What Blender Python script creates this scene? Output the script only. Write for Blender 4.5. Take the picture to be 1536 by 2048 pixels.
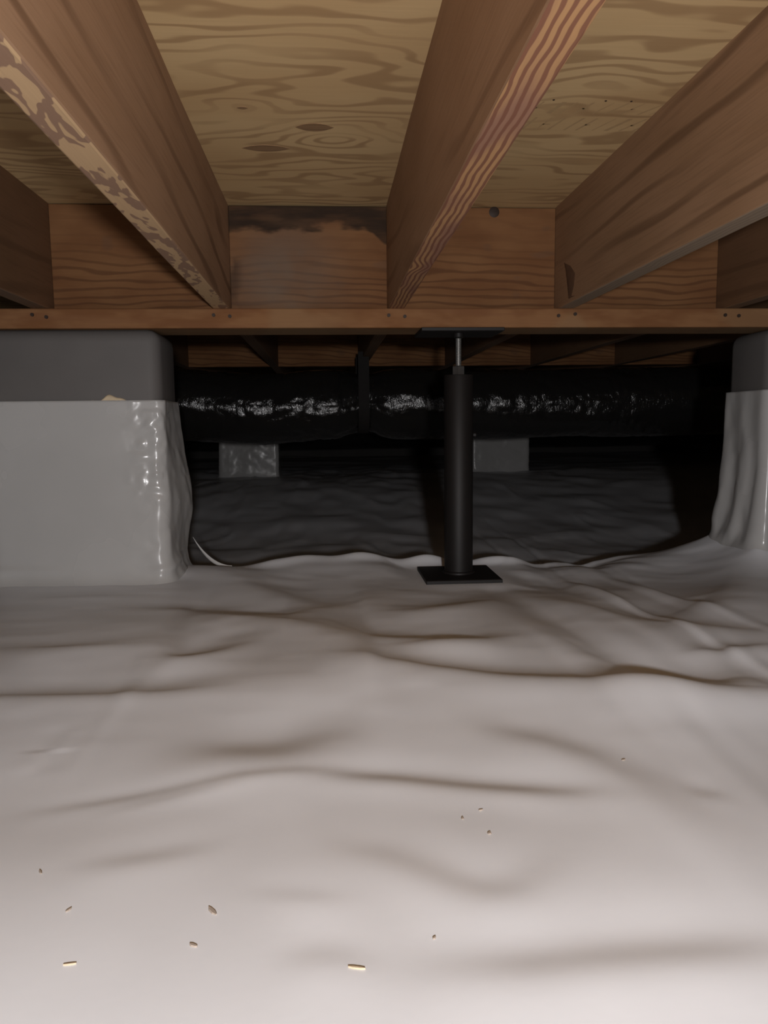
import bpy, bmesh, math, random
import numpy as np
from mathutils import Vector, Matrix

# ------------------------------------------------------------------ camera, world, light, exposure
for o in list(bpy.data.objects):
    bpy.data.objects.remove(o, do_unlink=True)
scene = bpy.context.scene
COL = scene.collection
CAM_H = 0.38
YAW, PITCH, ROLL, FPX = 0.072, 0.1134, -0.0112, 1538.0

cam_data = bpy.data.cameras.new('camera')
cam = bpy.data.objects.new('camera', cam_data)
COL.objects.link(cam)
fw = Vector((math.sin(YAW) * math.cos(PITCH), math.cos(YAW) * math.cos(PITCH), -math.sin(PITCH)))
rt = Vector((math.cos(YAW), -math.sin(YAW), 0))
up = rt.cross(fw)
rt2 = rt * math.cos(ROLL) + up * math.sin(ROLL)
up2 = -rt * math.sin(ROLL) + up * math.cos(ROLL)
M = Matrix((rt2, up2, -fw)).transposed().to_4x4()
M.translation = Vector((0, 0, CAM_H))
cam.matrix_world = M
cam_data.sensor_fit = 'VERTICAL'
cam_data.sensor_height = 24.0
cam_data.lens = 24.0 * FPX / 2048.0
cam_data.clip_start = 0.02
cam_data.clip_end = 100
scene.camera = cam

world = bpy.data.worlds.new('world')
scene.world = world
world.use_nodes = True
world.node_tree.nodes['Background'].inputs['Color'].default_value = (0.5, 0.45, 0.4, 1)
world.node_tree.nodes['Background'].inputs['Strength'].default_value = 0.0

lamp_data = bpy.data.lights.new('head_lamp', 'SPOT')
lamp_data.energy = 81.0
lamp_data.color = (1.0, 0.975, 0.98)
lamp_data.shadow_soft_size = 0.03
lamp_data.spot_size = math.radians(150)
lamp_data.spot_blend = 1.0
lamp = bpy.data.objects.new('head_lamp', lamp_data)
lamp.location = (0.06, -0.50, 0.41)
lamp.rotation_euler = (Vector((0.12, 1.0, 0.24)) - lamp.location).to_track_quat('-Z', 'Y').to_euler()
COL.objects.link(lamp)

vs = scene.view_settings
vs.view_transform = 'Standard'
vs.look = 'None'
vs.gamma = 1.0
vs.exposure = 0.0
vs.use_curve_mapping = False

# ------------------------------------------------------------------ node expression helper
class T:
    """a material's node tree with small maths helpers"""
    def __init__(self, name):
        self.mat = bpy.data.materials.new(name)
        self.mat.use_nodes = True
        self.nt = self.mat.node_tree
        self.bsdf = self.nt.nodes['Principled BSDF']
        self.obj = self.nt.nodes.new('ShaderNodeTexCoord').outputs['Object']
        sp = self.nt.nodes.new('ShaderNodeSeparateXYZ')
        self.nt.links.new(self.obj, sp.inputs[0])
        self.x, self.y, self.z = sp.outputs

    def put(self, sock, v):
        if isinstance(v, (int, float)):
            sock.default_value = v
        elif isinstance(v, tuple):
            sock.default_value = v if len(v) == len(sock.default_value) else v + (1,)
        else:
            self.nt.links.new(v, sock)

    def m(self, op, a, b=0.0, c=0.0):
        n = self.nt.nodes.new('ShaderNodeMath')
        n.operation = op
        for s, v in zip(n.inputs, (a, b, c)):
            self.put(s, v)
        return n.outputs[0]

    def add(self, *a):
        r = a[0]
        for v in a[1:]:
            r = self.m('ADD', r, v)
        return r

    def mul(self, a, b): return self.m('MULTIPLY', a, b)
    def sub(self, a, b): return self.m('SUBTRACT', a, b)

    def vec(self, x, y, z):
        n = self.nt.nodes.new('ShaderNodeCombineXYZ')
        for s, v in zip(n.inputs, (x, y, z)):
            self.put(s, v)
        return n.outputs[0]

    def scaled(self, sx, sy, sz, seed=0.0):
        return self.vec(self.m('MULTIPLY_ADD', self.x, sx, seed * 3.1),
                        self.m('MULTIPLY_ADD', self.y, sy, seed * 7.7),
                        self.m('MULTIPLY_ADD', self.z, sz, seed * 5.3))

    def noise(self, v, detail=2.0, rough=0.5, dist=0.0):
        n = self.nt.nodes.new('ShaderNodeTexNoise')
        n.inputs['Scale'].default_value = 1.0
        n.inputs['Detail'].default_value = detail
        n.inputs['Roughness'].default_value = rough
        n.inputs['Distortion'].default_value = dist
        self.nt.links.new(v, n.inputs['Vector'])
        return n.outputs['Fac']

    def ss(self, v, lo, hi, a=0.0, b=1.0):
        n = self.nt.nodes.new('ShaderNodeMapRange')
        n.interpolation_type = 'SMOOTHSTEP'
        for i, q in enumerate((v, lo, hi, a, b)):
            self.put(n.inputs[i], q)
        return n.outputs[0]

    def gauss(self, cx, cy, sx, sy, axes='xy'):
        a = getattr(self, axes[0]); b = getattr(self, axes[1])
        u = self.m('DIVIDE', self.sub(a, cx), sx)
        v = self.m('DIVIDE', self.sub(b, cy), sy)
        r2 = self.add(self.mul(u, u), self.mul(v, v))
        return self.m('POWER', 2.718, self.mul(r2, -1.0))

    def mix(self, f, a, b):
        n = self.nt.nodes.new('ShaderNodeMix')
        n.data_type = 'RGBA'
        self.put(n.inputs[0], f)
        self.put(n.inputs[6], a)
        self.put(n.inputs[7], b)
        return n.outputs[2]

    def bump(self, h, strength=0.3, dist=0.002):
        n = self.nt.nodes.new('ShaderNodeBump')
        n.inputs['Strength'].default_value = strength
        n.inputs['Distance'].default_value = dist
        self.nt.links.new(h, n.inputs['Height'])
        self.nt.links.new(n.outputs[0], self.bsdf.inputs['Normal'])

    def out(self, col, rough=0.7, spec=0.3, metal=0.0):
        self.put(self.bsdf.inputs['Base Color'], col)
        self.put(self.bsdf.inputs['Roughness'], rough)
        self.bsdf.inputs['Specular IOR Level'].default_value = spec
        self.put(self.bsdf.inputs['Metallic'], metal)
        return self.mat


def plain(name, col, rough=0.6, spec=0.4, metal=0.0, var=0.15, scale=40.0):
    t = T(name)
    n = t.noise(t.scaled(scale, scale, scale), 3)
    d = tuple(c * (1 - var) for c in col)
    l = tuple(c * (1 + var) for c in col)
    return t.out(t.mix(n, d, l), rough, spec, metal)


def board_side(name, seed, base, dark, light, axis='y', lines=60.0, strength=0.55, across='z', streaks=0.5,
               slope=0.0, warp=2.2):
    """broad face of a sawn board: mottled colour, long wandering growth-ring lines"""
    t = T(name)
    sc = {'x': 1.3, 'y': 1.3, 'z': 1.3}
    lo = dict(x=7.0, y=7.0, z=7.0); lo[axis] = 1.1
    wv = t.noise(t.scaled(lo['x'], lo['y'], lo['z'], seed), 2)
    a = getattr(t, across)
    al = getattr(t, axis)
    fld = t.add(t.mul(a, lines), t.mul(al, slope * lines), t.mul(wv, warp * 3))
    s = t.m('SINE', t.mul(fld, 2.0))
    lw = dict(x=9.0, y=9.0, z=9.0); lw[axis] = 0.8
    amp = t.ss(t.noise(t.scaled(lw['x'], lw['y'], lw['z'], seed + 4), 1), 0.40, 0.58)
    line = t.mul(t.ss(s, 0.45, 1.0), amp)
    fi = dict(x=260.0, y=260.0, z=260.0); fi[axis] = 9.0
    fine = t.noise(t.scaled(fi['x'], fi['y'], fi['z'], seed), 2)
    mo = dict(x=9.0, y=9.0, z=9.0); mo[axis] = 3.0
    mott = t.noise(t.scaled(mo['x'], mo['y'], mo['z'], seed + 9), 3)
    c = t.mix(t.ss(mott, 0.3, 0.7), base, light)
    c = t.mix(t.mul(line, strength), c, dark)
    c = t.mix(t.mul(t.ss(fine, 0.45, 0.75), 0.22 * streaks * 2), c, dark)
    t.bump(t.add(fine, t.mul(line, -0.5)), 0.25, 0.0012)
    return t.out(c, 0.72, 0.25)


def board_edge(name, seed, pale, dark, mode, mid=None):
    """narrow edge of a joist, lengthwise along y, with bold grain"""
    t = T(name)
    if mode == 'blotch':
        w1 = t.noise(t.scaled(48, 15, 10, seed), 2.0, 0.5, 0.5)
        f = t.add(t.mul(t.x, 70), t.mul(w1, 15.0), t.mul(t.noise(t.scaled(9, 6, 1, seed + 3), 0), 14))
        s = t.m('SINE', f)
        line = t.ss(s, -0.05, 0.35)
    else:
        w1 = t.noise(t.scaled(30, 14, 10, seed), 2.0, 0.5)
        w2 = t.noise(t.scaled(4, 3.0, 4, seed + 5), 1.0)
        kn = t.gauss(0.004, 1.36, 0.03, 0.035)
        f = t.add(t.mul(t.x, 760), t.mul(w1, 7.0), t.mul(w2, 14.0), t.mul(kn, -7.0), t.mul(t.y, 3.0))
        s = t.m('SINE', f)
        line = t.ss(s, -0.2, 0.5)
    fine = t.noise(t.scaled(300, 12, 300, seed), 2)
    c = pale
    if mid is not None:
        c = t.mix(t.ss(t.noise(t.scaled(20, 5, 20, seed + 8), 1), 0.4, 0.62), pale, mid)
    c = t.mix(t.mul(line, 0.9), c, dark)
    c = t.mix(t.mul(fine, 0.25), c, dark)
    t.bump(fine, 0.2, 0.001)
    return t.out(c, 0.7, 0.25)


# ------------------------------------------------------------------ mesh helpers
def link(name, me, mats, parent=None, loc=(0, 0, 0)):
    o = bpy.data.objects.new(name, me)
    COL.objects.link(o)
    o.location = loc
    if parent is not None:
        o.parent = parent
    for mt in (mats if isinstance(mats, (list, tuple)) else [mats]):
        if mt is not None and len(me.materials) < (len(mats) if isinstance(mats, (list, tuple)) else 1):
            me.materials.append(mt)
    return o


def mesh_from(name, verts, faces, smooth=False):
    me = bpy.data.meshes.new(name)
    me.from_pydata([tuple(map(float, v)) for v in verts], [], faces)
    if smooth:
        me.polygons.foreach_set('use_smooth', [True] * len(me.polygons))
    me.update()
    return me


def grid_mesh(name, P, closed_u=False, smooth=True):
    """P: (nu, nv, 3) array"""
    nu, nv = P.shape[:2]
    me = bpy.data.meshes.new(name)
    idx = np.arange(nu * nv).reshape(nu, nv)
    if closed_u:
        a = idx; b = np.roll(idx, -1, 0)
    else:
        a = idx[:-1]; b = idx[1:]
    q = np.stack([a[:, :-1], b[:, :-1], b[:, 1:], a[:, 1:]], -1).reshape(-1, 4)
    me.vertices.add(nu * nv)
    me.vertices.foreach_set('co', P.reshape(-1).astype(np.float32))
    me.loops.add(q.size)
    me.loops.foreach_set('vertex_index', q.reshape(-1).astype(np.int32))
    me.polygons.add(len(q))
    me.polygons.foreach_set('loop_start', (np.arange(len(q)) * 4).astype(np.int32))
    me.polygons.foreach_set('loop_total', np.full(len(q), 4, np.int32))
    me.update(calc_edges=True)
    if smooth:
        me.polygons.foreach_set('use_smooth', np.ones(len(q), bool))
    me.validate()
    return me


def box_mesh(name, x0, x1, y0, y1, z0, z1, bevel=0.0, segs=1):
    bm = bmesh.new()
    bmesh.ops.create_cube(bm, size=1)
    for v in bm.verts:
        v.co = Vector((x0 + (v.co.x + .5) * (x1 - x0), y0 + (v.co.y + .5) * (y1 - y0), z0 + (v.co.z + .5) * (z1 - z0)))
    if bevel:
        bmesh.ops.bevel(bm, geom=list(bm.edges), offset=bevel, segments=segs, affect='EDGES', profile=0.5)
    me = bpy.data.meshes.new(name)
    bm.to_mesh(me); bm.free()
    return me


def lathe_mesh(name, prof, n=32, caps=True, smooth=True):
    """prof: list of (r, z) about the z axis"""
    verts, faces = [], []
    for r, z in prof:
        for k in range(n):
            a = 2 * math.pi * k / n
            verts.append((r * math.cos(a), r * math.sin(a), z))
    for i in range(len(prof) - 1):
        for k in range(n):
            k2 = (k + 1) % n
            faces.append((i * n + k, i * n + k2, (i + 1) * n + k2, (i + 1) * n + k))
    if caps:
        faces.append(tuple(reversed(range(n))))
        faces.append(tuple((len(prof) - 1) * n + k for k in range(n)))
    me = mesh_from(name, verts, faces)
    if smooth:
        for p in me.polygons:
            p.use_smooth = len(p.vertices) == 4
        me.set_sharp_from_angle(angle=math.radians(40))
    return me


def tag(o, label=None, cat=None, group=None, kind=None):
    if label: o['label'] = label
    if cat: o['category'] = cat
    if group: o['group'] = group
    if kind: o['kind'] = kind
    return o


def thing(name, loc, label, cat, group=None):
    o = bpy.data.objects.new(name, None)
    o.empty_display_size = 0.05
    COL.objects.link(o)
    o.location = loc
    return tag(o, label, cat, group)


rng = np.random.default_rng(7)


def vnoise(*coords, seed=0):
    """smooth value noise on numpy arrays (2 or 3 coordinates), range about -1..1"""
    c = [np.asarray(q, float) for q in coords]
    while len(c) < 3:
        c.append(np.zeros_like(c[0]))
    i = [np.floor(q).astype(np.int64) for q in c]
    f = [q - np.floor(q) for q in c]
    f = [q * q * q * (q * (q * 6 - 15) + 10) for q in f]

    def h(a, b, d):
        n = (a * 374761393 + b * 668265263 + d * 2147483647 + seed * 1274126177) & 0xFFFFFFFF
        n = ((n ^ (n >> 13)) * 1274126177) & 0xFFFFFFFF
        n = (n ^ (n >> 16)) & 0xFFFF
        return n / 32767.5 - 1.0
    r = 0
    for a in (0, 1):
        for b in (0, 1):
            for d in (0, 1):
                w = (f[0] if a else 1 - f[0]) * (f[1] if b else 1 - f[1]) * (f[2] if d else 1 - f[2])
                r = r + w * h(i[0] + a, i[1] + b, i[2] + d)
    return r


def fbm(*c, oct=3, seed=0):
    r = 0; a = 1.0; s = 1.0
    for k in range(oct):
        r = r + a * vnoise(*[np.asarray(q) * s for q in c], seed=seed + k * 17)
        a *= 0.5; s *= 2.03
    return r


def sstep(v, a, b):
    t = np.clip((v - a) / (b - a), 0, 1)
    return t * t * (3 - 2 * t)


# ------------------------------------------------------------------ materials
def make_liner(name, col, rough, bump=0.15):
    t = T(name)
    n = t.noise(t.scaled(5, 5, 5), 3)
    n2 = t.noise(t.scaled(120, 120, 120), 2)
    d = tuple(c * 0.95 for c in col)
    c = t.mix(t.ss(n, 0.35, 0.7), d, col)
    t.bump(n2, bump, 0.0004)
    return t.out(c, t.ss(n, 0.3, 0.7, rough - 0.05, rough + 0.07), 0.45)

M_LINER = make_liner('liner_white', (0.765, 0.78, 0.815), 0.42)
M_WRAP = make_liner('pier_wrap_plastic', (0.47, 0.465, 0.455), 0.24, 0.1)
M_TAPE = make_liner('seam_tape', (0.74, 0.73, 0.71), 0.28, 0.1)
M_BLOCK = plain('grey_coated_block', (0.130, 0.122, 0.117), 0.6, 0.3, 0, 0.12, 9)
M_FOAM = plain('foam_adhesive', (0.62, 0.50, 0.34), 0.8, 0.2, 0, 0.15, 90)
M_STEEL = plain('black_painted_steel', (0.010, 0.0085, 0.008), 0.55, 0.3, 0, 0.2, 30)
M_ZINC = plain('zinc_thread', (0.55, 0.55, 0.54), 0.35, 0.5, 0.9, 0.1, 60)
M_NUT = plain('dull_nut_steel', (0.10, 0.095, 0.09), 0.45, 0.5, 0.6, 0.2, 60)
M_NAIL = plain('rusty_nail', (0.035, 0.022, 0.016), 0.6, 0.4, 0.3, 0.3, 200)
M_CHIP_D = plain('dark_wood_chip', (0.36, 0.30, 0.25), 0.8, 0.2, 0, 0.2, 300)
M_CHIP_L = plain('pale_wood_chip', (0.55, 0.44, 0.31), 0.8, 0.2, 0, 0.2, 300)
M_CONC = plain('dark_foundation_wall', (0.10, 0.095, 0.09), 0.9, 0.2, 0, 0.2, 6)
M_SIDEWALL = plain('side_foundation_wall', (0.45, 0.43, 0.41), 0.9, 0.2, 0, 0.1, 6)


def make_duct_mat():
    t = T('duct_black_plastic')
    n = t.noise(t.scaled(90, 45, 45), 4, 0.6, 0.4)
    n2 = t.noise(t.scaled(260, 120, 120), 2)
    t.bump(t.add(n, t.mul(n2, 0.4)), 0.55, 0.004)
    return t.out((0.012, 0.0115, 0.011), 0.15, 0.5)
M_DUCT = make_duct_mat()


def make_plywood(name, seed, flat=False):
    t = T(name)
    X, Y = t.x, t.y
    w = t.noise(t.scaled(2.2, 7.0, 1, seed), 2.0, 0.5)
    w2 = t.noise(t.scaled(7.0, 16.0, 1, seed + 3), 1.0)
    f = t.add(t.mul(Y, 15), t.mul(w, 8.0), t.mul(w2, 1.3))
    # whorl round the plugged knots
    k1 = t.gauss(0.03, 1.43, 0.15, 0.075)
    k2 = t.gauss(0.02, 1.445, 0.065, 0.045)
    k3 = t.gauss(-0.127, 1.321, 0.05, 0.03)
    f = t.add(f, t.mul(k1, 3.0), t.mul(k2, 1.6), t.mul(k3, 1.2))
    s = t.m('SINE', t.mul(f, 6.2832))
    line = t.ss(s, 0.0, 0.95)
    amp = t.ss(t.noise(t.scaled(3.5, 9, 1, seed + 6), 1), 0.34, 0.60, 0.30, 1.0)
    line = t.mul(line, amp)
    fine = t.noise(t.scaled(10, 240, 10, seed), 2)
    mott = t.noise(t.scaled(3, 6, 3, seed + 2), 2)
    c = t.mix(t.ss(mott, 0.3, 0.7), (0.56, 0.38, 0.19), (0.63, 0.45, 0.235))
    c = t.mix(t.mul(line, 0.62), c, (0.30, 0.175, 0.082))
    c = t.mix(t.mul(fine, 0.16), c, (0.25, 0.15, 0.07))
    t.bump(fine, 0.15, 0.0008)
    return t.out(c, 0.75, 0.2)

M_PLY = make_plywood('plywood_face', 2.0)
M_PLUG = board_side('plywood_plug', 3.0, (0.27, 0.165, 0.085), (0.17, 0.10, 0.05), (0.29, 0.18, 0.095), 'x', 150, 0.35, 'y')

RED = dict(base=(0.36, 0.185, 0.095), dark=(0.15, 0.068, 0.033), light=(0.43, 0.235, 0.125))
PINK = dict(base=(0.315, 0.187, 0.106), dark=(0.15, 0.078, 0.04), light=(0.365, 0.225, 0.135))
BROWN = dict(base=(0.285, 0.165, 0.088), dark=(0.13, 0.068, 0.034), light=(0.33, 0.195, 0.11))


def make_blocking(name, seed, stained=False):
    """short board between joists; grain along x, closer rings towards its lower half"""
    t = T(name)
    w = t.noise(t.scaled(2.6, 5, 9.0, seed), 2)
    w2 = t.noise(t.scaled(10, 5, 40.0, seed + 3), 1)
    f = t.add(t.mul(t.z, 85), t.mul(t.mul(t.z, t.z), -120), t.mul(w, 5.0), t.mul(w2, 0.8))
    s = t.m('SINE', t.mul(f, 6.2832 / 1.25))
    low = t.ss(t.add(t.z, t.mul(w, 0.12)), 0.12, 0.23, 1.0, 0.22)
    line = t.mul(t.ss(s, 0.15, 0.98), low)
    mott = t.noise(t.scaled(7, 7, 16, seed + 5), 3)
    c = t.mix(t.ss(mott, 0.3, 0.7), (0.165, 0.075, 0.032), (0.215, 0.107, 0.047))
    kn = t.ss(t.noise(t.scaled(14, 9, 26, seed + 1), 0), 0.72, 0.80)
    c = t.mix(t.mul(kn, 0.6), c, (0.15, 0.08, 0.045))
    fine = t.noise(t.scaled(9, 200, 300, seed), 2)
    c = t.mix(t.mul(line, 0.62), c, (0.085, 0.037, 0.018))
    c = t.mix(t.mul(fine, 0.2), c, (0.10, 0.048, 0.024))
    if stained:
        # grey water wash on the left half, black mould with a ragged edge along the top
        g = t.mul(t.gauss(-0.06, 0.07, 0.11, 0.13, 'xz'), t.ss(t.noise(t.scaled(9, 3, 9, seed), 2), 0.3, 0.6, 0.5, 1.0))
        c = t.mix(t.mul(g, 0.75), c, (0.155, 0.122, 0.095))
        rag = t.add(t.z, t.mul(t.noise(t.scaled(11, 1, 30, seed + 2), 3), 0.065),
                    t.mul(t.gauss(0.185, 0.19, 0.03, 0.05, 'xz'), 0.055),
                    t.mul(t.gauss(0.08, 0.21, 0.07, 0.05, 'xz'), -0.012))
        mo = t.ss(rag, 0.214, 0.226)
        mo2 = t.mul(mo, t.ss(t.noise(t.scaled(9, 3, 45, seed + 7), 3), 0.38, 0.70, 0.97, 0.70))
        c = t.mix(mo2, c, (0.03, 0.02, 0.014))
        edge = t.mul(t.ss(t.x, -0.175, -0.150, 1.0, 0.0), t.ss(t.noise(t.scaled(20, 3, 14, seed + 4), 2), 0.4, 0.6))
        c = t.mix(t.mul(edge, 0.6), c, (0.05, 0.03, 0.02))
    t.bump(t.add(fine, t.mul(line, -0.6)), 0.3, 0.0015)
    return t.out(c, 0.8, 0.1)

# ------------------------------------------------------------------ setting: dimensions (metres, floor = 0 at the jack post)
ZJ = 0.65            # underside of joists
JH = 0.241           # joist depth
ZC = ZJ + JH         # underside of subfloor
JW, JS, JX1 = 0.038, 0.4064, -0.2576
YB = 1.874           # front face of blocking
def JX(k): return JX1 + JS * (k - 1)

# ------------------------------------------------------------------ ground liner
BANDS = [
    ([(-0.532, 1.247), (-0.434, 1.235), (-0.309, 1.238)], 0.0265, 0.1),
    ([(-0.475, 1.015), (-0.338, 1.007), (-0.273, 1.006), (-0.212, 1.009), (-0.157, 1.017)], 0.0235, 0.14),
    ([(-0.283, 1.275), (-0.27, 1.215), (-0.252, 1.175), (-0.223, 1.159), (-0.188, 1.176), (-0.131, 1.222)], 0.03, 0.3),
    ([(-0.39, 1.579), (-0.286, 1.562), (-0.186, 1.486), (-0.098, 1.471), (-0.022, 1.541), (0.063, 1.612)], 0.068, 0.26),
    ([(-0.237, 1.914), (-0.166, 1.803), (-0.067, 1.683), (-0.023, 1.64)], 0.0565, 0.26),
    ([(-0.232, 1.471), (-0.132, 1.413), (-0.02, 1.345), (0.032, 1.27), (0.076, 1.174)], 0.054, 0.24),
    ([(-0.021, 1.442), (0.065, 1.265), (0.157, 1.253), (0.242, 1.209)], 0.0925, 0.14),
    ([(0.012, 1.123), (0.132, 1.058), (0.232, 1.019), (0.33, 0.995), (0.42, 0.959), (0.492, 0.926), (0.594, 0.906)], 0.033, 0.34),
    ([(0.37, 1.009), (0.464, 0.979), (0.593, 0.976)], 0.0465, 0.18),
    ([(-0.172, 0.817), (-0.063, 0.807), (-0.009, 0.827), (0.03, 0.836)], 0.0405, 0.16),
    ([(-0.308, 0.77), (-0.309, 0.83), (-0.308, 0.903)], 0.01, 0.06),
    ([(-0.024, 0.743), (0.066, 0.731), (0.137, 0.706), (0.205, 0.686), (0.247, 0.679)], 0.0135, 0.18),
    ([(-0.267, 0.695), (-0.177, 0.718), (-0.094, 0.741), (-0.014, 0.75)], 0.0085, 0.1),
    ([(-0.214, 0.684), (-0.155, 0.706), (-0.092, 0.725)], 0.007, 0.06),
    ([(0.168, 0.837), (0.24, 0.804), (0.282, 0.762), (0.323, 0.695)], 0.0285, 0.13),
    ([(0.54, 1.897), (0.605, 1.761), (0.614, 1.563)], 0.0655, 0.22),
    ([(0.441, 1.566), (0.524, 1.437), (0.568, 1.304), (0.668, 1.231), (0.747, 1.174)], 0.043, 0.26),
    ([(0.676, 1.856), (0.721, 1.717), (0.735, 1.541)], 0.058, 0.2),
    ([(0.539, 1.109), (0.596, 1.097), (0.674, 1.107)], 0.02, 0.16),
    ([(0.084, 1.179), (0.191, 1.199), (0.287, 1.226)], 0.0335, 0.2),
    ([(0.347, 1.293), (0.407, 1.11), (0.461, 1.021)], 0.047, 0.13),
    ([(0.052, 0.447), (0.119, 0.445), (0.185, 0.448), (0.302, 0.446)], 0.0165, 0.12),
    ([(-0.037, 0.463), (-0.008, 0.466), (0.027, 0.455)], 0.012, 0.06),
    ([(0.008, 0.597), (0.044, 0.582), (0.076, 0.553), (0.102, 0.527), (0.14, 0.527), (0.171, 0.555)], 0.0165, 0.09),
    ([(-0.202, 0.591), (-0.157, 0.597), (-0.103, 0.607)], 0.0115, 0.06),
    ([(-0.064, 0.539), (0.01, 0.527)], 0.0085, 0.04),
    ([(0.107, 1.483), (0.241, 1.515), (0.372, 1.592)], 0.056, 0.2),
    ([(0.586, 1.348), (0.724, 1.433), (0.98, 1.793)], 0.098, 0.14),
    ([(0.335, 0.668), (0.367, 0.665)], 0.0115, 0.06),
    ([(-0.655, 1.7), (-0.508, 1.708), (-0.369, 1.719)], 0.0695, 0.06),
]


def band_height(X, Y, pts, w, s):
    """a fold: rises towards the near side, drops away on the far side of the line"""
    px = np.array([p[0] for p in pts]); py = np.array([p[1] for p in pts])
    if np.all(np.diff(px) > 0.004):
        # smooth single-valued line y(x)
        ext = 0.25
        xq = np.linspace(px[0] - ext, px[-1] + ext, 400)
        m0 = (py[1] - py[0]) / (px[1] - px[0]); m1 = (py[-1] - py[-2]) / (px[-1] - px[-2])
        yq = np.interp(xq, px, py)
        yq = np.where(xq < px[0], py[0] + np.clip(m0, -1, 1) * (xq - px[0]), yq)
        yq = np.where(xq > px[-1], py[-1] + np.clip(m1, -1, 1) * (xq - px[-1]), yq)
        step = xq[1] - xq[0]
        k = max(3, int(0.05 / step)) | 1
        ker = np.hanning(k + 2); ker /= ker.sum()
        yq = np.convolve(np.pad(yq, len(ker) // 2, mode='edge'), ker, mode='valid')[:len(xq)]
        yl = np.interp(X, xq, yq)
        sl = np.interp(X, xq, np.gradient(yq, xq))
        q = (Y - yl) / np.sqrt(1 + sl * sl) / w
        span = px[-1] - px[0]
        e = min(0.45 * span, 0.06 + 1.2 * w)
        fade = sstep(X, px[0] - 0.6 * e, px[0] + e) * (1 - sstep(X, px[-1] - e, px[-1] + 0.6 * e))
        near = 1.0 + 0.5 * float(pts[0][1] > 0.95)
        q = np.where(q < 0, q * near, q)
        return -s * w * np.tanh(q) * np.exp(-(q / 2.3) ** 2) * fade
    best = np.full(X.shape, 1e9); sd = np.zeros(X.shape); tt = np.zeros(X.shape)
    P = [np.array(p) for p in pts]
    L = [0.0]
    for a, b in zip(P[:-1], P[1:]):
        L.append(L[-1] + np.hypot(*(b - a)))
    for i, (a, b) in enumerate(zip(P[:-1], P[1:])):
        d = b - a; l = np.hypot(*d) + 1e-9; d = d / l
        n = np.array([-d[1], d[0]])
        if n[1] < 0: n = -n
        u = (X - a[0]) * d[0] + (Y - a[1]) * d[1]
        uc = np.clip(u, 0, l)
        qx = X - a[0] - d[0] * uc; qy = Y - a[1] - d[1] * uc
        dist = np.hypot(qx, qy)
        sg = np.sign(qx * n[0] + qy * n[1])
        k = dist < best
        best = np.where(k, dist, best); sd = np.where(k, sg * dist, sd); tt = np.where(k, (L[i] + uc) / L[-1], tt)
    fade = sstep(tt, 0.0, 0.22) * sstep(1 - tt, 0.0, 0.22)
    q = sd / w
    near = 1.0 + 0.35 * float(pts[0][1] > 0.95)
    q = np.where(q < 0, q * near, q * 0.85)
    return -s * w * q * np.exp(-0.7 * q * q) * fade


def floor_z(X, Y):
    X = np.asarray(X, float); Y = np.asarray(Y, float)
    z = np.zeros(X.shape)
    crest = 2.0 + 0.03 * np.sin(X * 5 + 1) + 0.03 * vnoise(X * 7, X * 0, seed=77) + 0.10 * sstep(X, 0.6, 1.3)
    z -= 0.085 * sstep(Y, crest, crest + 0.42) * (1 - 0.9 * sstep(Y, 3.0, 4.8))
    z += 0.012 * np.exp(-((Y - crest + 0.03) / 0.10) ** 2)
    z += 0.05 * sstep(Y, 3.4, 5.2)
    z += 0.004 * sstep(Y, 1.7, 1.95) * (1 - sstep(Y, 2.15, 2.4)) * fbm(X * 5, Y * 9 + X * 4, oct=2, seed=79)
    z += 0.012 * vnoise(X * 1.7, Y * 1.5, seed=3) * sstep(Y, 0.6, 1.6)
    # the ground falls gently from the near hump towards the girder
    z += 0.036 * (1 - sstep(Y, 1.15, 1.93)) - 0.007 * np.exp(-((Y - 0.72) / 0.2) ** 2)
    z += 0.0050 * vnoise(X * 3.4, Y * 3.8, seed=5)
    z += 0.0008 * fbm(X * 9.0, Y * 13.0, oct=2, seed=8) * sstep(Y, 0.45, 1.1)
    for pts, w, s in BANDS:
        z += band_height(X, Y, pts, min(w * (1.35 if pts[0][1] < 0.95 else 1.75), 0.075), min(s * 1.35, 0.22 if pts[0][1] < 0.95 else (0.22 if pts[0][1] < 1.45 else 0.15)))
    # loose folds lying just past the crest
    for bx, by, sx, sy, h in ((-0.10, 2.045, 0.11, 0.032, 0.020), (0.10, 2.055, 0.08, 0.03, 0.024),
                              (0.26, 2.05, 0.07, 0.03, 0.026), (0.47, 2.045, 0.10, 0.025, 0.024),
                              (0.72, 2.10, 0.16, 0.03, 0.018)):
        z += h * np.exp(-((X - bx) / sx) ** 2 - ((Y - by - 0.15 * (X - bx)) / sy) ** 2)
    # sharp wrinkles in the far bay
    far = sstep(Y, 2.15, 2.5) * (1 - sstep(Y, 5.6, 6.5))
    rid = 1 - np.abs(fbm(X * 3.2, Y * 2.1, oct=2, seed=21))
    z += far * (0.022 * np.maximum(rid - 0.72, 0) + 0.008 * fbm(X * 5, Y * 4, seed=31))
    # sheet climbs towards the pier on the right
    d = np.hypot(np.maximum(1.08 - X, 0), np.maximum(np.maximum(1.84 - Y, Y - 2.04), 0))
    z += 0.085 * np.exp(-(d / 0.10)) * (X > 0.5)
    # keep the jack post's seat flat and level
    flat = sstep(0.185 - np.maximum(np.abs(X - 0.318), np.abs(Y - 1.878)), 0.0, 0.085)
    z = z * (1 - flat)
    return z


def nonuni(a, b, dense0, dense1, fine, coarse):
    r = [a]
    while r[-1] < b:
        q = r[-1]
        out = max(dense0 - q, q - dense1, 0)
        r.append(q + min(coarse, fine + 0.12 * out))
    return np.array(r)

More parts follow.
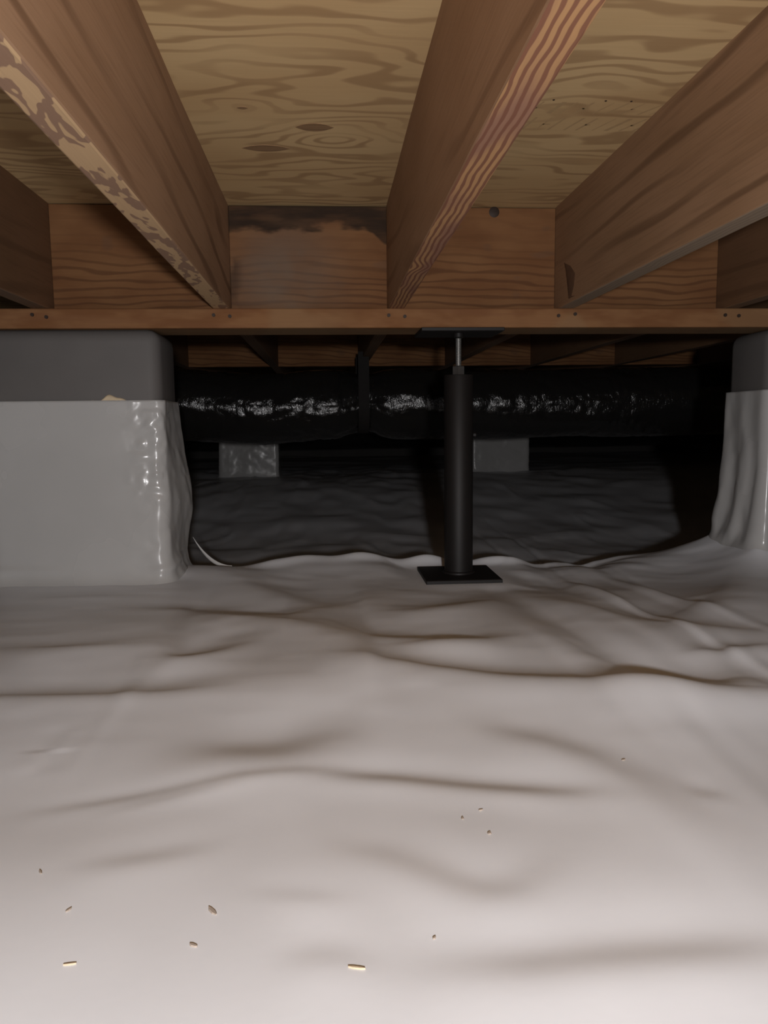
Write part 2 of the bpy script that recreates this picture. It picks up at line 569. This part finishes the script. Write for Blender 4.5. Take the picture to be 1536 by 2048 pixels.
gx = nonuni(-4.0, 4.0, -1.0, 1.25, 0.0055, 0.12)
gy = nonuni(-2.6, 8.5, 0.38, 2.25, 0.0055, 0.06)
GX, GY = np.meshgrid(gx, gy, indexing='ij')
GZ = floor_z(GX, GY)
floor = link('floor', grid_mesh('floor', np.stack([GX, GY, GZ], -1)), M_LINER)
tag(floor, 'rumpled white plastic vapor barrier sheet covering the crawl space ground', None, None, 'structure')

def fz(x, y): return float(floor_z(np.array([x]), np.array([y]))[0])

# curled edge of the sheet beside the left pier
def ribbon(name, pts, width, mat, parent, lift=0.0):
    P = []
    n = len(pts)
    for i, p in enumerate(pts):
        a = np.array(pts[max(i - 1, 0)]); b = np.array(pts[min(i + 1, n - 1)])
        d = (b - a) / (np.linalg.norm(b - a) + 1e-9)
        k = width * math.sin(math.pi * (0.08 + 0.84 * i / (n - 1)))
        p = np.array(p)
        row = []
        for j in range(5):
            q = j / 4 - 0.5
            row.append(p + np.array([-d[1], d[0], 0]) * q * k * 0.5 + np.array([0, 0, (0.25 - q * q) * k * 1.6 + q * k]))
        P.append(row)
    o = link(name, grid_mesh(name, np.array(P)), mat, parent)
    md = o.modifiers.new('thick', 'SOLIDIFY'); md.thickness = 0.001
    return o
rp = []
for i in range(12):
    q = i / 11
    x = -0.375 + 0.115 * q; y = 2.13 - 0.09 * q
    rp.append((x, y, fz(x, y) + 0.085 * (1 - q) ** 2.2 + 0.002))
ribbon('sheet_edge', rp, 0.009, M_TAPE, floor)

# ------------------------------------------------------------------ subfloor, walls
ceil = link('ceiling', box_mesh('ceiling', -4, 4, -2.6, 8.5, ZC + 0.019, ZC + 0.04), M_CONC)
tag(ceil, 'plywood subfloor overhead', None, None, 'structure')
ye = [-2.6, -0.58, 0.64, 1.892, 3.11, 4.33, 5.55, 8.5]
for a, b in zip(ye[:-1], ye[1:]):
    sh = link('plywood_sheet', box_mesh('plywood_sheet', -4, 4, a + 0.001, b - 0.001, ZC, ZC + 0.0195), M_PLY, ceil)
    if abs(a - 0.64) < 0.01:
        sheet = sh

def lens(cx, cy, L, W, name, mat, parent, n=14):
    top, bot = [], []
    for i in range(n + 1):
        u = -1 + 2 * i / n
        top.append((cx + u * L / 2, cy + W / 2 * (1 - u * u)))
    for i in range(1, n):
        u = 1 - 2 * i / n
        bot.append((cx + u * L / 2, cy - W / 2 * (1 - u * u)))
    ring = top + bot
    k = len(ring)
    verts = [(x, y, ZC - 0.0007) for x, y in ring] + [(x, y, ZC + 0.002) for x, y in ring]
    faces = [tuple(range(k))] + [(i, (i + 1) % k, (i + 1) % k + k, i + k) for i in range(k)]
    return link(name, mesh_from(name, verts, faces), mat, parent)
lens(-0.012, 1.398, 0.066, 0.036, 'knot_plug', M_PLUG, sheet)
lens(-0.103, 1.503, 0.090, 0.034, 'knot_plug', M_PLUG, sheet)
lens(-0.127, 1.321, 0.018, 0.010, 'knot', M_PLUG, sheet, 8)

# faint slanted ink strokes of a worn grade stamp
t = T('faint_stamp_ink')
M_INK = t.out(t.mix(t.noise(t.scaled(60, 60, 60), 2), (0.39, 0.265, 0.135), (0.52, 0.36, 0.185)), 0.8, 0.2)
sv, sf = [], []
random.seed(4)
for row, (y0, y1) in enumerate(((1.275, 1.320), (1.338, 1.392))):
    for k in range(9):
        x = 0.345 + k * 0.0255 + random.uniform(-0.004, 0.004)
        wd = random.choice((0.003, 0.003, 0.0045, 0.008))
        sl = -0.012 - 0.02 * (k / 9)
        i = len(sv)
        z = ZC - 0.0004
        sv += [(x - sl, y0, z), (x + wd - sl, y0, z), (x + wd, y1, z), (x, y1, z)]
        sf.append((i, i + 1, i + 2, i + 3))
        if k % 3 == row:
            i = len(sv)
            sv += [(x - sl * .5, (y0 + y1) / 2, z), (x + 0.02, (y0 + y1) / 2, z), (x + 0.02, (y0 + y1) / 2 + 0.004, z), (x - sl * .5, (y0 + y1) / 2 + 0.004, z)]
            sf.append((i, i + 1, i + 2, i + 3))
link('grade_stamp', mesh_from('grade_stamp', sv, sf), M_INK, sheet)
for x in (0.37, 0.455, 0.497):
    lens(x, 1.268, 0.004, 0.004, 'staple', M_NAIL, sheet, 4)

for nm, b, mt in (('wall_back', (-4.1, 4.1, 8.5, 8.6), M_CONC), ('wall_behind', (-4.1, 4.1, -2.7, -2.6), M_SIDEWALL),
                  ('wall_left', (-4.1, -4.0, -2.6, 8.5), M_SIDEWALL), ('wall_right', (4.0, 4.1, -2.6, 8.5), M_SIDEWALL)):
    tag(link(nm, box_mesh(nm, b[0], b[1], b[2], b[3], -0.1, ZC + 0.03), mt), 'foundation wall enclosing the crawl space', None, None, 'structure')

# ------------------------------------------------------------------ girders
def plate_mat(name, seed):
    t = T(name)
    w = t.noise(t.scaled(1.8, 30, 30, seed), 3)
    mott = t.noise(t.scaled(6.5, 12, 18, seed + 5), 3, 0.6)
    c = t.mix(t.ss(mott, 0.38, 0.62), (0.185, 0.082, 0.034), (0.25, 0.125, 0.056))
    s = t.ss(t.m('SINE', t.add(t.mul(w, 26), t.mul(t.z, 120))), 0.5, 1.0)
    c = t.mix(t.mul(s, 0.3), c, (0.2, 0.09, 0.045))
    pt = t.ss(t.noise(t.scaled(4.2, 1, 3, seed + 11), 1), 0.56, 0.62)
    c = t.mix(t.mul(pt, 0.5), c, (0.27, 0.165, 0.085))
    fine = t.noise(t.scaled(14, 250, 250, seed), 2)
    c = t.mix(t.mul(fine, 0.25), c, (0.2, 0.1, 0.05))
    under = t.ss(t.y, 0.004, 0.03, 0.0, 0.55)
    c = t.mix(under, c, (0.20, 0.145, 0.085))
    t.bump(fine, 0.3, 0.001)
    return t.out(c, 0.8, 0.1)
M_PLATE = plate_mat('girder_wood', 1.5)

def girder(y0, label, nails):
    g = thing('girder_beam', (0, y0, ZJ - 0.045), label, 'beam')
    link('beam_board', box_mesh('beam_board', -3.9, 3.9, 0, 0.140, 0, 0.045, 0.0035, 2), M_PLATE, g)
    if nails:
        nm = lathe_mesh('nail', [(0.0005, -0.004), (0.0042, -0.004), (0.0042, 0.002)], 8, True, False)
        for k in range(0, 5):
            cx = JX(k) + JW / 2
            for dx in (-0.020, 0.018):
                n = link('nail', nm, M_NAIL, g, (cx + dx + random.uniform(-.004, .004), 0.001, 0.028 + random.uniform(-.003, .003)))
                n.rotation_euler = (math.radians(-90), 0, 0)
    return g
random.seed(2)
girder(1.835, 'reddish wooden girder board spanning the piers, nail pairs under each joist', True)
girder(5.40, 'dim wooden girder board resting on the two far wrapped piers', False)

# ------------------------------------------------------------------ joists
def joist(k, y0, y1, label, mside, medge, name='floor_joist', group=None, extra=None):
    nseg = 40
    P = []
    x0, x1, b = -JW / 2, JW / 2, 0.003
    ring = [(x0, JH), (x0, b), (x0 + b * .3, b * .3), (x0 + b, 0), (x1 - b, 0), (x1 - b * .3, b * .3), (x1, b), (x1, JH)]
    verts, faces, midx = [], [], []
    ys = np.linspace(y0, y1, nseg + 1)
    for y in ys:
        for i, (x, z) in enumerate(ring):
            wob = 0.0012 * float(vnoise(np.array([y * 3.0]), np.array([k * 9.1]), seed=2)[0])
            verts.append((x + wob, y, z))
    n = len(ring)
    for j in range(nseg):
        for i in range(n):
            i2 = (i + 1) % n
            faces.append((j * n + i, (j + 1) * n + i, (j + 1) * n + i2, j * n + i2))
            midx.append(1 if i in (2, 3, 4) else 0)
    faces.append(tuple(range(n))); midx.append(0)
    faces.append(tuple(nseg * n + i for i in reversed(range(n)))); midx.append(0)
    me = mesh_from(name, verts, faces)
    me.materials.append(mside); me.materials.append(medge)
    me.polygons.foreach_set('material_index', midx)
    o = bpy.data.objects.new(name, me)
    COL.objects.link(o)
    o.location = (JX(k) + JW / 2, 0, ZJ)
    return tag(o, label, 'joist', group)

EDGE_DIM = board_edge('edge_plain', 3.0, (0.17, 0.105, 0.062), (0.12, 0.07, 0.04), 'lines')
sides = {
    0: board_side('side_far_left', 1.0, (0.16, 0.085, 0.042), (0.08, 0.04, 0.02), (0.19, 0.10, 0.052), 'y', 40, 0.4),  # both outermost joists get a darker wood colour than the middle ones
    1: board_side('side_blotched', 2.0, slope=0.10, lines=42, strength=0.75, **PINK),
    2: board_side('side_wavy', 5.0, slope=-0.12, lines=40, strength=0.45, **PINK),
    3: board_side('side_flamed', 7.3, slope=0.03, lines=62, strength=0.7, **BROWN),
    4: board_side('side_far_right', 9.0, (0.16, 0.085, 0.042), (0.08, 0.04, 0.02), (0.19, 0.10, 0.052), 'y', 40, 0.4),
}
edges = {
    0: EDGE_DIM,
    1: board_edge('edge_blotched', 4.0, (0.56, 0.375, 0.205), (0.255, 0.15, 0.10), 'blotch'),
    2: board_edge('edge_wavy', 6.0, (0.47, 0.265, 0.12), (0.20, 0.083, 0.05), 'lines', (0.31, 0.165, 0.105)),
    3: board_edge('edge_grey', 8.0, (0.27, 0.205, 0.145), (0.22, 0.16, 0.11), 'lines'),
    4: EDGE_DIM,
}
names = {
    0: 'dark brown joist past the blotchy-edged joist, above the wide grey pier',
    1: 'brown joist whose pale bottom edge has bold dark blotchy grain',
    2: 'pinkish brown joist whose bottom edge has wavy orange and red grain stripes',
    3: 'brown joist with flame grain and a hooked split near its end',
    4: 'dark brown joist beyond the flame-grained joist, over the folded-wrap pier',
}
for k in range(5):
    joist(k, -2.55, 1.912, names[k], sides[k], edges[k])
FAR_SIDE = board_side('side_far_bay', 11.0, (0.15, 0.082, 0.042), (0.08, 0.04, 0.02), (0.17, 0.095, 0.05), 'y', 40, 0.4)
FARJ = {
    0: 'dim far-bay joist in line with the dark brown joist above the wide pier',
    1: 'dim far-bay joist in line with the blotchy-edged joist',
    2: 'dim far-bay joist in line with the wavy-striped joist, by the duct strap',
    3: 'dim far-bay joist in line with the flame-grained joist',
    4: 'dim far-bay joist in line with the dark brown joist over the pleated pier',
    5: 'dim far-bay joist over the right-hand run of duct, next before the last',
    6: 'last dim far-bay joist before the pleated pier hides the bay',
}
for k in range(0, 7):
    joist(k, 1.925, 5.60, FARJ[k], FAR_SIDE, EDGE_DIM, group='joists of the far bay')

# hooked split near the end of the flame-grained joist: a dark sliver standing off the face
flame = [o for o in COL.objects if o.get('label') == names[3]][0]
prof = [(0.098, 0.0), (0.082, 0.010), (0.060, 0.016), (0.035, 0.012), (0.014, 0.006), (0.010, 0.014)]
sv, sf = [], []
for i, (z, w) in enumerate(prof):
    w = w * 4.2
    yb = 1.800 - 0.035 * (0.098 - z) / 0.09
    ht = 0.0025 * math.sin(math.pi * (i + 0.3) / 5.6)
    sv += [(-JW / 2 + 0.0008, yb - w, z), (-JW / 2 - ht, yb - w * 0.45, z), (-JW / 2 + 0.0008, yb + 0.002, z)]
for i in range(len(prof) - 1):
    a = i * 3
    sf += [(a, a + 1, a + 4, a + 3), (a + 1, a + 2, a + 5, a + 4)]
link('bark_split', mesh_from('bark_split', sv, sf, True), plain('bark', (0.13, 0.07, 0.04), 0.85, 0.2, 0, 0.3, 90), flame)

# ------------------------------------------------------------------ blocking boards
bl = {
    0: 'red-brown blocking board between the dark brown and the blotchy-edged joists',
    1: 'water-stained blocking board with black mould along its top edge',
    2: 'red-brown blocking board with a small dark hole at its top edge',
    3: 'red-brown blocking board behind the flame-grained joist',
}
for k in range(4):
    xa = JX(k) + JW; xb = JX(k + 1)
    xc = (xa + xb) / 2
    o = link('blocking_board', box_mesh('blocking_board', xa - xc, xb - xc, 0, 0.038, 0, JH - 0.002, 0.0015),
             make_blocking('blocking_%d' % k, 2.0 + 3.7 * k, k == 1), None, (xc, YB, ZJ))
    tag(o, bl[k], 'blocking board')
    if k == 2:
        hm = lathe_mesh('knot_hole', [(0.0, 0.0012), (0.009, 0.0012), (0.0125, 0.0), (0.0125, -0.006)], 18, False)
        h = link('knot_hole', hm, M_NAIL, o, (0.406 - xc, -0.0005, JH - 0.012))
        h.rotation_euler = (math.radians(90), 0, 0)
M_FARB = make_blocking('blocking_far', 21.0)
FARB = {
    0: 'dim far blocking board right beside the wide grey pier',
    1: 'dim far blocking board seen below the water-stained blocking board',
    2: 'dim far blocking board between the duct strap and the threaded rod',
    3: 'dim far blocking board just past the threaded rod of the jack post',
    4: 'dim far blocking board second from the threaded rod, towards the pleated pier',
    5: 'dim far blocking board closest to the pleated pier',
}
for k in range(0, 6):
    xa = JX(k) + JW; xb = JX(k + 1); xc = (xa + xb) / 2
    o = link('blocking_board', box_mesh('blocking_board', xa - xc, xb - xc, 0, 0.038, 0, JH - 0.002, 0.0015), M_FARB, None, (xc, 3.62, ZJ))
    tag(o, FARB[k], 'blocking board', 'far bay blocking')

# ------------------------------------------------------------------ piers
def wrap_surface(x0, x1, y0, y1, ztop, seed, puff, base_flare, sides):
    """plastic wrapped round the pier: rows up the height, columns round front/left/right"""
    r = 0.020
    path = []      # (x, y, nx, ny)
    def arc(cx, cy, a0, a1, n=8):
        for i in range(n + 1):
            a = math.radians(a0 + (a1 - a0) * i / n)
            path.append((cx + r * math.cos(a), cy + r * math.sin(a), math.cos(a), math.sin(a)))
    def line(ax, ay, bx, by, nx, ny, step=0.006):
        n = max(2, int(math.hypot(bx - ax, by - ay) / step))
        for i in range(1, n):
            q = i / n
            path.append((ax + (bx - ax) * q, ay + (by - ay) * q, nx, ny))
    arc(x0 + r, y1 - r, 90, 180)
    line(x0, y1 - r, x0, y0 + r, -1, 0)
    arc(x0 + r, y0 + r, 180, 270)
    line(x0 + r, y0, x1 - r, y0, 0, -1)
    arc(x1 - r, y0 + r, 270, 360)
    line(x1, y0 + r, x1, y1 - r, 1, 0)
    arc(x1 - r, y1 - r, 0, 90)
    line(x1 - r, y1, x0 + r, y1, 0, 1)
    p = np.array(path)
    nz = 84
    zs = np.linspace(0, 1, nz)
    S = np.arange(len(p)) * 0.006
    SS, ZZ = np.meshgrid(S, zs, indexing='ij')
    xs, ys, nx, ny = [np.repeat(p[:, i:i + 1], nz, 1) for i in range(4)]
    d = np.maximum(0.005 + puff(xs, ys, nx, ny, ZZ, SS), 0.0012)
    d += base_flare * np.exp(-ZZ / 0.05) * (1 + 0.35 * vnoise(SS * 14, ZZ * 0, seed=seed))
    X = xs + nx * d; Y = ys + ny * d
    zf = np.repeat(floor_z(X[:, :1], Y[:, :1]) - 0.006, nz, 1)
    z = zf + ZZ * (ztop - zf)
    return np.stack([X, Y, z], -1)


def pier(x0, x1, y0, y1, ztop, zwrap, label, puff, seed, flare=0.02, group=None):
    g = thing('foundation_pier', ((x0 + x1) / 2, (y0 + y1) / 2, 0), label, 'pier', group)
    cx, cy = (x0 + x1) / 2, (y0 + y1) / 2
    zfl = fz(cx, cy)
    bm = bmesh.new()
    me = box_mesh('block_core', x0 - cx, x1 - cx, y0 - cy, y1 - cy, zfl - 0.03, ztop, 0.030, 4)
    for pl in me.polygons: pl.use_smooth = True
    link('block_core', me, M_BLOCK, g)
    P = wrap_surface(x0, x1, y0, y1, zwrap, seed, puff, flare, None)
    P[..., 0] -= cx; P[..., 1] -= cy
    w = link('plastic_wrap', grid_mesh('plastic_wrap', P, True), M_WRAP, g)
    md = w.modifiers.new('thick', 'SOLIDIFY'); md.thickness = 0.0012; md.offset = 1
    return g


def puff_left(xs, ys, nx, ny, ZZ, SS):
    d = np.zeros(xs.shape)
    front = ny < -0.5
    right = nx > 0.3
    # smooth face, crinkled near the right-hand corner
    near = sstep(xs, -0.50, -0.40)
    d += np.where(front, near * (0.0036 * fbm(xs * 60, ZZ * 30, seed=41) * sstep(ZZ, 0.35, 0.6) + 0.0028 * fbm(xs * 20, ZZ * 9, seed=43)), 0)
    d += np.where(front, 0.0012 * vnoise(xs * 7, ZZ * 4, seed=44), 0)
    # loose bulge down the right side
    u = np.clip((ys - 1.84) / 0.2, 0, 1)
    blg = 0.026 * np.exp(-((ZZ - 0.44) / 0.30) ** 2) * u
    d += np.where(right, blg + 0.0035 * fbm(u * 2.4 + ZZ * 1.5, ZZ * 4.5, seed=46), 0)
    d += 0.004 * np.exp(-((ZZ - 0.09) / 0.02) ** 2) * (0.6 + vnoise(SS * 9, ZZ * 0, seed=48))
    return d


def puff_right(xs, ys, nx, ny, ZZ, SS):
    u = np.clip((ys - 1.84) / 0.2, 0, 1)
    d = np.zeros(xs.shape)
    left = nx < -0.3
    # deep vertical pleats on the visible side
    pl = 0.006 * np.sin((u * 2.1 + 0.25 * np.sin(ZZ * 4) + 0.35 * ZZ) * 2 * np.pi) * sstep(ZZ, 0.0, 0.15)
    d += np.where(left, 0.002 + pl * (1 - ZZ * 0.8) + 0.005 * fbm(u * 3, ZZ * 3, seed=51) * (1 - ZZ * 0.7) + 0.022 * (1 - ZZ) ** 2, 0.004 * fbm(SS * 6, ZZ * 4, seed=52))
    return d


def puff_plain(xs, ys, nx, ny, ZZ, SS):
    return 0.003 * fbm(SS * 8, ZZ * 5, seed=61) + 0.0005 * fbm(SS * 30, ZZ * 22, seed=63)

p1 = pier(-0.785, -0.385, 1.842, 2.042, 0.606, 0.442, 'wide grey block pier wrapped in smooth white plastic with foam at its rim', puff_left, 3, 0.030)
p2 = pier(1.085, 1.485, 1.842, 2.042, 0.606, 0.455, 'grey block pier with loosely pleated white wrap on its side', puff_right, 5, 0.016)
pier(-0.745, -0.345, 5.37, 5.57, 0.606, 0.57, 'small far pier wrapped in white plastic, in the open beyond the duct', puff_plain, 7, 0.01)
pier(1.015, 1.42, 5.37, 5.57, 0.606, 0.57, 'small far pier in white plastic partly behind the black jack post', puff_plain, 9, 0.01)

# squeezed-out foam along the rim of the left wrap
n = 22
P = []
for i in range(n):
    q = i / (n - 1)
    x = -0.552 + 0.098 * q
    h = 0.003 + 0.013 * math.exp(-((q - 0.58) / 0.22) ** 2) + 0.003 * math.sin(q * 17)
    h *= math.sin(math.pi * (0.03 + 0.94 * q)) ** 0.5
    th = 0.006 * math.sin(math.pi * (0.05 + 0.9 * q)) ** 0.6
    row = []
    for j in range(8):
        a = math.pi * j / 7
        row.append((x + 0.585, 1.8425 - 1.942 - th * math.sin(a), 0.439 + h * (0.5 - 0.5 * math.cos(a))))
    P.append(row)
link('foam_bead', grid_mesh('foam_bead', np.array(P)), M_FOAM, p1)

# ------------------------------------------------------------------ jack post
jx, jy = 0.322, 1.885
J = thing('jack_post', (jx, jy, 0.0), 'black steel jack post with threaded rod under the girder', 'post')
link('base_plate', box_mesh('base_plate', -0.094, 0.090, -0.100, 0.088, -0.004, 0.009, 0.0015), M_STEEL, J)
link('post_tube', lathe_mesh('post_tube', [(0.0355, 0.008), (0.0355, 0.495), (0.0340, 0.4975), (0.012, 0.4980)], 40), M_STEEL, J)
link('weld_bead', lathe_mesh('weld_bead', [(0.0355, 0.0085), (0.0405, 0.0085), (0.0395, 0.013), (0.0355, 0.0155)], 40, False), M_STEEL, J)
nut = lathe_mesh('adjusting_nut', [(0.0145, 0.497), (0.0160, 0.499), (0.0160, 0.517), (0.0145, 0.519)], 6, True, False)
nt = link('adjusting_nut', nut, M_NUT, J)
nt.rotation_euler = (0, 0, 0.35)
prof = []
z = 0.516
while z < 0.592:
    prof += [(0.0056, z), (0.0074, z + 0.0014)]
    z += 0.0028
rd = link('threaded_rod', lathe_mesh('threaded_rod', prof, 20, True, False), M_ZINC, J)
link('rod_collar', lathe_mesh('rod_collar', [(0.010, 0.586), (0.0125, 0.588), (0.0125, 0.598)], 20), M_STEEL, J)
link('top_plate', box_mesh('top_plate', -0.097, 0.101, -0.056, 0.088, 0.597, 0.6055, 0.0012), M_STEEL, J)
bt = link('set_bolt', lathe_mesh('set_bolt', [(0.006, 0.0), (0.006, 0.006), (0.0045, 0.008)], 6, True, False), M_STEEL, J, (0.035, -0.006, 0.352))
bt.rotation_euler = (0, math.radians(90), 0)

# ------------------------------------------------------------------ ducts
def duct(yc, zc, r, x0, x1, seed, label, pinch=None, crumple=1.0, n=900):
    g = thing('flexible_duct', (0, yc, zc), label, 'duct')
    nth = 96
    xs = np.linspace(x0, x1, n)
    th = np.linspace(0, 2 * np.pi, nth, endpoint=False)
    TH, XS = np.meshgrid(th, xs, indexing='ij')
    cs, sn = np.cos(TH) * 1.6, np.sin(TH) * 1.6
    R = r + 0.004 * crumple * fbm(XS * 5.5, cs * 1.2, sn * 1.2, seed=seed)
    # crinkled vapour jacket: sharp creases mostly round the tube
    cr = np.abs(vnoise(XS * 26, cs * 2.2 + 3, sn * 2.2, seed=seed + 3))
    amt = 0.35 + 0.65 * sstep(vnoise(XS * 3.1, cs * 0.9, sn * 0.9, seed=seed + 9), -0.3, 0.5)
    R = R - 0.0045 * crumple * amt * (1 - sstep(cr, 0.0, 0.4)) + 0.0016 * crumple * amt * fbm(XS * 60, cs * 7, sn * 7, seed=seed + 5)
    C = zc * 0 + 0.004 * np.sin(XS * 2.3 + seed)
    if pinch is not None:
        q = (XS - pinch) / 0.075
        R = R - 0.030 * np.exp(-q * q) + 0.003 * np.exp(-q * q) * np.sin(TH * 11 + XS * 20)
        C = C + 0.006 * np.exp(-q * q)
        C = C - 0.020 * np.exp(-((XS + 0.30) / 0.20) ** 2)
    P = np.stack([XS, R * np.cos(TH), C + R * np.sin(TH)], -1)
    link('duct_jacket', grid_mesh('duct_jacket', P, True), M_DUCT, g)
    if pinch is not None:
        rr = r - 0.022
        sv, sf = [], []
        m = 40
        top = ZJ + 0.02 - zc
        path = [(-rr, top)] + [(-rr * math.cos(math.pi * i / m), -rr * math.sin(math.pi * i / m) + 0.004) for i in range(m + 1)] + [(rr, top)]
        for y, z in path:
            sv += [(pinch - 0.022, y, z), (pinch + 0.022, y, z)]
        for i in range(len(path) - 1):
            sf.append((2 * i, 2 * i + 1, 2 * i + 3, 2 * i + 2))
        so = link('hanging_strap', mesh_from('hanging_strap', sv, sf), plain('strap_black', (0.016, 0.014, 0.013), 0.8, 0.2), g)
        md = so.modifiers.new('thick', 'SOLIDIFY'); md.thickness = 0.002; md.offset = 0
    return g

duct(3.25, CAM_H + 0.085, 0.146, -3.6, 3.6, 3, 'black plastic-jacketed round duct with crinkled shiny wrap behind the jack post', 0.15)
duct(5.95, CAM_H - 0.02, 0.165, -3.6, 3.6, 13, 'second black duct hung low behind the two far piers', None, 0.6, 500)

# ------------------------------------------------------------------ debris on the sheet
chips = [(-0.088, 0.519, 0.011, .004, 0), (-0.095, 0.482, 0.006, .003, 0), (-0.23, 0.583, 0.006, .002, 0), (-0.191, 0.529, 0.005, .002, 0),
         (-0.171, 0.47, 0.008, .0012, 1), (0.012, 0.45, 0.011, .0022, 1), (0.065, 0.476, 0.003, .002, 0), (0.132, 0.653, 0.004, .002, 0),
         (0.113, 0.64, 0.004, .003, 0), (0.131, 0.611, 0.004, .004, 0), (0.303, 0.751, 0.005, .003, 0)]
rots = [2.2, -0.5, 2.2, 1.0, 0.1, -0.25, 0.8, 0.3, 1.3, 1.0, 0.5]
for (x, y, L, W, pale), a in zip(chips, rots):
    sv = []
    prof = [(-0.5, 0.15), (-0.2, 0.5), (0.25, 0.42), (0.5, 0.1)]
    for u, w in prof:
        sv += [(u * L, -w * W, 0), (u * L, w * W, 0), (u * L, w * W * 0.6, 0.0011), (u * L, -w * W * 0.6, 0.0011)]
    sf = [(0, 1, 2, 3), (15, 14, 13, 12)]
    for i in range(3):
        for j in range(4):
            j2 = (j + 1) % 4
            sf.append((i * 4 + j, (i + 1) * 4 + j, (i + 1) * 4 + j2, i * 4 + j2))
    c = link('wood_chip', mesh_from('wood_chip', sv, sf), M_CHIP_L if pale else M_CHIP_D, None, (x, y, fz(x, y) - 0.0001))
    c.rotation_euler = (0, 0, a)
    big = L > 0.0105
    lab = ('pale wood sliver lying on the white sheet' if pale else ('largest dark wood chip lying on the white sheet' if big else 'tiny dark wood speck lying on the white sheet'))
    tag(c, lab, 'wood chip', 'pale slivers on the sheet' if pale else (None if big else 'dark specks on the sheet'))
